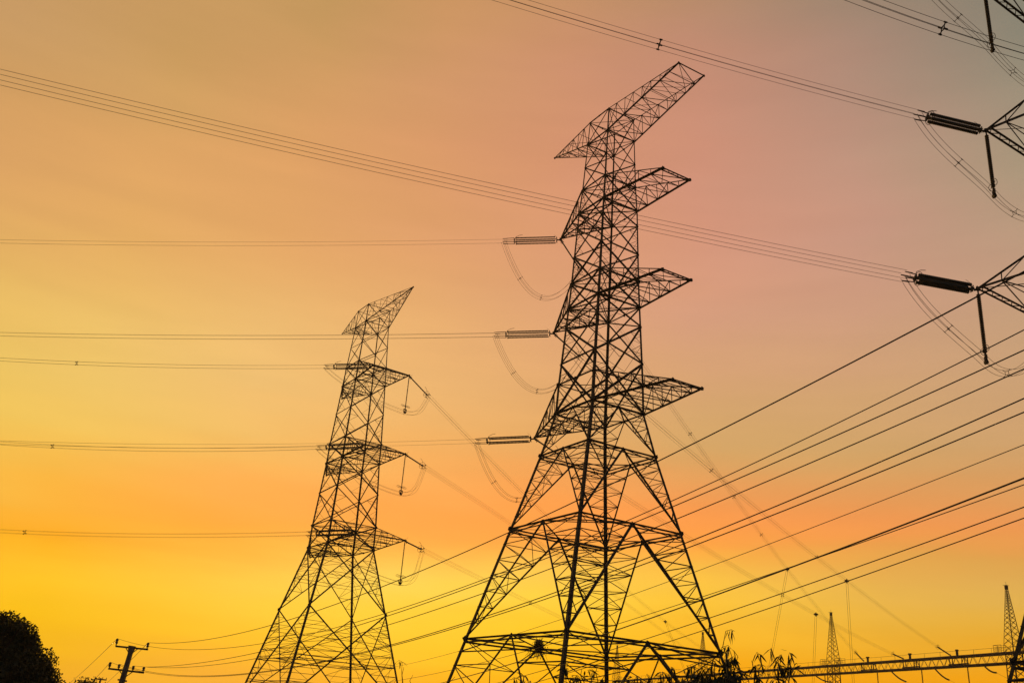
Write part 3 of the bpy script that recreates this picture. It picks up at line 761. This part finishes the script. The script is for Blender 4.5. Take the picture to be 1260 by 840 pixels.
def pin(top, arm_a, arm_b):
    t = (top[0] - arm_a[0]) / (arm_b[0] - arm_a[0]); base = lerp(arm_a, arm_b, min(1, max(0, t))); base[1] = top[1]
    m = MB(); h_ = top[2] - base[2]
    m.lathe([(0, .05), (h_ * .3, .05), (h_ * .32, .10), (h_ * .55, .12), (h_ * .6, .08), (h_ * .8, .13), (h_ * .95, .09), (h_, .05)], 8)
    o = m.build('pin_insulator', BROWN, root, True); o.location = Vector(base - off); o.rotation_euler = (0, -math.pi / 2, 0)
pin(tl, A1, A2); pin(tr, A1, A2)
for q in lows: pin(q, B1, B2)
tag(root, 'leaning concrete utility pole with two insulator crossarms, low at left beside the dark tree', 'utility pole', 'utility poles at lower left')
# far pole
Y2 = 235.; a, b = at_y(116.5, 834.5, Y2), at_y(131, 836, Y2); c = (a + b) / 2
root = empty('utility_pole', (c[0], c[1], 0)); off = np.array([c[0], c[1], -H])
m = MB(); m.bar((0, 0, 0), (0, 0, c[2] + H + .3), .45, roll=0, w2=.3); m.build('pole', CONC, root)
m = MB(); m.bar(a - off, b - off, .22); m.build('crossarm', STEEL, root)
m = MB(); 
for t in (0.03, .35, .65, .97): m.bar(lerp(a, b, t) - off, lerp(a, b, t) - off + np.array([0, 0, .5]), .14)
m.build('pin_insulator', BROWN, root)
tag(root, 'tiny distant utility pole crossarm just left of the leaning pole at the bottom edge', 'utility pole', 'utility poles at lower left')
FP = [a, b]
def wire(P, r, label, group='distribution wires', mt=CABLE):
    m = MB(); o0 = up(P[0]); m.tube(P + np.array([0, 0, H]) - o0, r, 6)
    o = m.build('overhead_wire', mt, None, True); o.location = o0
    tag(o, label, 'overhead wire', group); return o
WLs = [(tr, (10.12, 17.17, 9.4), 2.1, .017, 'topmost black wire at the right edge, meeting the near tower\'s lower crossarm tip'),
       (tl, (12.03, 20.73, 9.8), 3.3, .014, 'second highest black wire at the right edge, from the pole\'s upper crossarm'),
       (lows[3], (12.89, 22.35, 10.), 1.9, .017, 'third highest black wire at the right edge, from the lower crossarm'),
       (lows[2], (11.63, 20.26, 8.6), 2.15, .015, 'fourth highest black wire at the right edge, from the lower crossarm'),
       (lows[1], (11.71, 20.55, 8.0), 2.9, .016, 'fifth highest black wire at the right edge, upper one of a close pair'),
       (lows[0], (10.65, 18.77, 7.0), 2.8, .014, 'sixth highest black wire at the right edge, lower one of a close pair')]
for p0, p1, s, r, lab in WLs:
    wire(para(np.array(p0), np.array(p1), s, 0, 1.12, 90), r, lab, 'black wires rising from the utility pole')
# lower set, from a farther line
def zw(pts, r, lab):       # wire through a few sight points at a steady height change
    P = np.array([at_z(x, y, z) for x, y, z in pts]); t = np.linspace(0, 1, len(P)); tt = np.linspace(0, 1, 70)
    co = [np.polyfit(t, P[:, k], 2) for k in range(3)]
    wire(np.stack([np.polyval(c, tt) for c in co], 1), r, lab, 'lower overhead wires rising to the right')
def low_wire(L, R_, yL, z, sag, r, lab, ext=.15):
    P0 = at_y(L[0], L[1], yL); P1 = at_z(R_[0], R_[1], z)
    wire(para(P0, P1, sag, 0, 1 + ext, 80), r, lab, 'lower overhead wires rising to the right')
low_wire((480, 821), (1260, 547), 80, 7.0, .55, .010, 'hair-thin pale wire rising to the right edge below the close pair of black wires')
low_wire((480, 853), (1260, 588), 80, 6.5, .6, .022, 'thick dark wire crossing a thinner one near the right edge, beneath the hair-thin wire')
low_wire((480, 838), (1260, 596), 80, 6.5, .6, .012, 'thin wire that crosses the thick dark wire near the right edge')
low_wire((480, 868), (1260, 623.5), 80, 6.0, .6, .014, 'upper of the two lowest thin wires at the right edge')
low_wire((480, 880), (1260, 637), 80, 6.0, .6, .014, 'lowest thin wire at the right edge, above the gantry')
for p, e, lab in ((tl, (60, 858), 'faint wire dropping left from the upper crossarm of the leaning utility pole'), (lows[0], (78, 868), 'faint wire dropping left from the lower crossarm of the leaning utility pole'),
                  (tr, (95, 868), 'faint wire passing behind the leaning utility pole down to the left')):
    wire(para(p, at_y(*e, 240), .6, 0, 1, 30), .02, lab, 'faint wires beyond the utility pole')

# ------------------------------------------------------------------ vegetation
def leaf_cloud(cent, nrm_, L_, W_, droop=0.):
    """one quad-pair leaf per centre, numpy"""
    n = len(cent); d = rng.normal(size=(n, 3)); d[:, 2] -= droop; d /= np.linalg.norm(d, axis=1, keepdims=True)
    a = rng.normal(size=(n, 3)); x = np.cross(d, a); x /= np.linalg.norm(x, axis=1, keepdims=True)
    l = L_ * rng.uniform(.7, 1.25, (n, 1)); w = W_ * rng.uniform(.7, 1.2, (n, 1))
    V = np.stack([cent, cent + d * l * .45 + x * w, cent + d * l, cent + d * l * .45 - x * w], 1).reshape(-1, 3)
    return V, [(4 * i, 4 * i + 1, 4 * i + 2, 4 * i + 3) for i in range(n)]
def branchy(m, p, q, r0, r1, wob=.06, n=6):
    t = np.linspace(0, 1, n)[:, None]; P = p * (1 - t) + q * t; L_ = np.linalg.norm(q - p)
    P[1:-1] += rng.normal(size=(n - 2, 3)) * L_ * wob * .5; m.tube(P, np.linspace(r0, r1, n), 6); return P
# dark round tree, lower left
TY = 45.; c0 = at_y(-28, 842, TY); root = empty('tree', (c0[0], c0[1], 0)); off = np.array([c0[0], c0[1], -H])
m = MB(); branchy(m, np.array([0, 0, 0.]), np.array([.1, 0, 3.0]), .32, .2)
for k in range(9):
    a = k * .7; branchy(m, np.array([.1, 0, 2.6 + .1 * k]), np.array([math.cos(a) * 2.4, math.sin(a) * 2.4, 4.2 + .25 * k]), .12, .03)
m.build('trunk', BARK, root)
prof = [(0, 752), (14, 753.5), (24, 759), (32, 766), (42, 777), (48.5, 788), (47, 795), (43, 801), (48, 812), (56, 820), (64, 829), (72, 839), (80, 852), (84, 870), (78, 895)]
blobs = [(-28, 800, 1.75), (5, 778, .95), (24, 784, .78), (37.5, 793, .46), (20, 812, 1.1), (40, 830, .85), (52, 849, .8), (58, 870, .9), (10, 850, 2.1), (-40, 860, 3.4), (-80, 805, 1.7), (30, 895, 2.0), (-10, 765, .5), (-60, 775, 1.2)]
cen = []
for x, y, r in blobs:
    q = at_y(x, y, TY) - off
    n = int(3600 * r ** 2); d = rng.normal(size=(n, 3)); d /= np.linalg.norm(d, axis=1, keepdims=True)
    rad = r * (rng.uniform(0, 1, (n, 1)) ** .4) * (1 + .10 * np.sin(d[:, :1] * 7 + x) * np.cos(d[:, 2:] * 6 + y))
    cen.append(q + d * rad * np.array([1, 1.1, 1]) + np.array([0, 0, 0]))
cen = np.concatenate(cen); V, F = leaf_cloud(cen, None, .11, .045)
m = MB(); m.add(V, F); m.build('crown', LEAF, root)
tag(root, 'dark rounded leafy tree silhouetted in the lower left corner', 'tree')
# little shrub top by the pole
q = at_y(106, 846, 70); root = empty('shrub', (q[0], q[1], 0)); off = np.array([q[0], q[1], -H])
m = MB(); branchy(m, np.zeros(3), np.array([0, 0, q[2] + H - .3]), .06, .02); m.build('stem', BARK, root)
d = rng.normal(size=(1500, 3)); m = MB(); V, F = leaf_cloud(q - off + d * np.array([.35, .35, .25]), None, .16, .05); m.add(V, F); m.build('foliage', LEAF, root)
tag(root, 'tiny bush top peeking over the bottom edge left of the leaning utility pole', 'shrub')

def spray_tree(base_px, Y, tips, label, dens=1.0, leafL=.16, leafW=.012, group='slender leafy saplings along the bottom edge'):
    """sapling with arching twigs carrying narrow drooping leaves; tips = [(px,py,n_leaves,twig length)]"""
    b = at_y(base_px, 880, Y); root = empty('sapling', (b[0], b[1], 0)); off = np.array([b[0], b[1], -H])
    fork = b - off + np.array([0, 0, -.1]); m = MB(); branchy(m, np.zeros(3), fork, .06, .035)
    lv = []; dirs = []
    for x, y, n, tl_ in tips:
        tip = at_y(x, y, Y + rng.uniform(-.5, .5)) - off
        P = branchy(m, fork, tip, .02, .004, .07, 9)
        # short side twigs with leaves near the tip
        for k in range(max(2, int(n / 10))):
            i = rng.integers(5, 9); s0 = P[i]; dd = rng.normal(size=3) * np.array([1, 1, .5]); dd[2] += .25; e = s0 + nrm(dd) * tl_ * rng.uniform(.4, 1); e2 = e + nrm(dd * np.array([1, 1, 0]) + np.array([0, 0, -.8])) * tl_ * .5
            m.tube([s0, e, e2], [.004, .003, .002], 4)
            for _ in range(int(7 * dens)):
                t = rng.uniform(0, 1); lv.append(lerp(s0, e, t * 1.6) if t < .62 else lerp(e, e2, (t - .62) / .38))
    m.build('trunk', BARK, root)
    lv = np.array(lv); n = len(lv); d = rng.normal(size=(n, 3)) * .55 + np.array([0, 0, -.75]); d /= np.linalg.norm(d, axis=1, keepdims=True)
    a = rng.normal(size=(n, 3)); x = np.cross(d, a); x /= np.linalg.norm(x, axis=1, keepdims=True)
    l = leafL * rng.uniform(.6, 1.25, (n, 1)); w = leafW * rng.uniform(.7, 1.3, (n, 1)); bend = np.array([0, 0, -1.]) * l * .25
    V = np.stack([lv, lv + d * l * .35 + x * w, lv + d * l * .7 + x * w * .8 + bend * .5, lv + d * l + bend, lv + d * l * .7 - x * w * .8 + bend * .5, lv + d * l * .35 - x * w], 1).reshape(-1, 3)
    m = MB(); m.add(V, [(6 * i, 6 * i + 1, 6 * i + 2, 6 * i + 3, 6 * i + 4, 6 * i + 5) for i in range(n)]); m.build('foliage', LEAF, root)
    tag(root, label, 'sapling', group)
spray_tree(893, 14, [(893, 776, 10, .12), (897, 797, 12, .13), (888, 796, 6, .12), (903, 800, 30, .16), (908, 806, 34, .16), (899, 812, 34, .16)], 'tall thin sapling beside the right leg of the middle tower, with a drooping leaf tuft')
spray_tree(880, 13, [(858, 824, 60, .2), (872, 822, 60, .2), (880, 812, 20, .15), (862, 832, 30, .2), (884, 824, 50, .22), (893, 830, 50, .22), (866, 836, 50, .22), (850, 838, 40, .2), (903, 834, 50, .2), (845, 818, 12, .2)], 'densest leafy sapling at the foot of the middle tower\'s right leg', 1.2)
spray_tree(940, 15, [(925, 812, 22, .2), (936, 806, 20, .2), (930, 826, 36, .22), (945, 828, 40, .22), (918, 830, 36, .22)], 'leafy sapling in front of the gantry beam, left of the arching spray')
spray_tree(965, 15, [(962, 805, 20, .2), (975, 809, 16, .2), (968, 822, 26, .2), (956, 820, 26, .2), (978, 826, 16, .16), (950, 800, 10, .2)], 'arching leafy spray in front of the gantry beam, rightmost of the saplings')
spray_tree(815, 16, [(812, 826, 14, .18), (822, 829, 18, .18), (832, 834, 18, .16), (800, 832, 12, .16), (826, 820, 8, .15)], 'small leafy tuft below the right half of the middle tower', .8)
spray_tree(722, 16, [(704, 830, 16, .16), (716, 822, 16, .18), (735, 820, 22, .18), (745, 828, 26, .2), (728, 832, 26, .2), (699, 822, 10, .16)], 'leafy tuft between the two middle legs of the tallest tower', 1.)
spray_tree(772, 17, [(768, 834, 16, .16), (780, 836, 14, .16), (762, 838, 14, .16)], 'low leaf tuft right of the tallest tower\'s central leg', .9)
spray_tree(645, 17, [(644, 832, 9, .12), (652, 838, 14, .14), (640, 836, 8, .12)], 'low leaf tuft under the bird nest in the tallest tower', .8)
spray_tree(496, 22, [(495, 814, 7, .12), (497, 820, 7, .12), (508, 830, 4, .1), (560, 832, 4, .2)], 'wispy sapling between the two lattice towers', .8)

# bird nest on the tower
bp = (TM.P(0, TM.r['b0'][0]) + TM.P(3, TM.r['b0'][0])) / 2
nestw = TM.w(bp[0], bp[1], bp[2]); nw = np.array([nestw[0], nestw[1], nestw[2]])
root = empty('bird_nest', tuple(nw + np.array([0, 0, -.05]))); root.scale = (.78, .78, .85)
m = MB()
for k in range(420):
    a = rng.uniform(0, 6.28); el = rng.normal() * .5; r = rng.uniform(.05, .5)
    c = np.array([math.cos(a) * r, math.sin(a) * r, rng.normal() * .28 + .25]); d = nrm(np.array([-math.sin(a), math.cos(a), el]) + rng.normal(size=3) * .5)
    l = rng.uniform(.2, .4); m.bar(c - d * l, c + d * l, .025)
for k in range(40):
    c = np.array([rng.normal() * .5, rng.normal() * .5, .1]); m.bar(c, c + np.array([rng.normal() * .3, rng.normal() * .3, -rng.uniform(.4, 1.2)]), .025)
for k in range(12):
    c = np.array([rng.normal() * .3, rng.normal() * .3, .5]); m.bar(c, c + np.array([rng.normal() * .15, rng.normal() * .2, rng.uniform(.4, .9)]), .03)
m.build('twigs', TWIG, root)
V, F = leaf_cloud(rng.normal(size=(420, 3)) * np.array([.3, .3, .2]) + np.array([0, 0, .25]), None, .22, .06); m = MB(); m.add(V, F); m.build('dry_leaves', TWIG, root)
tag(root, 'ragged dark bird nest lodged in the lower bracing of the tallest tower', 'nest')
bpy.context.view_layer.update()
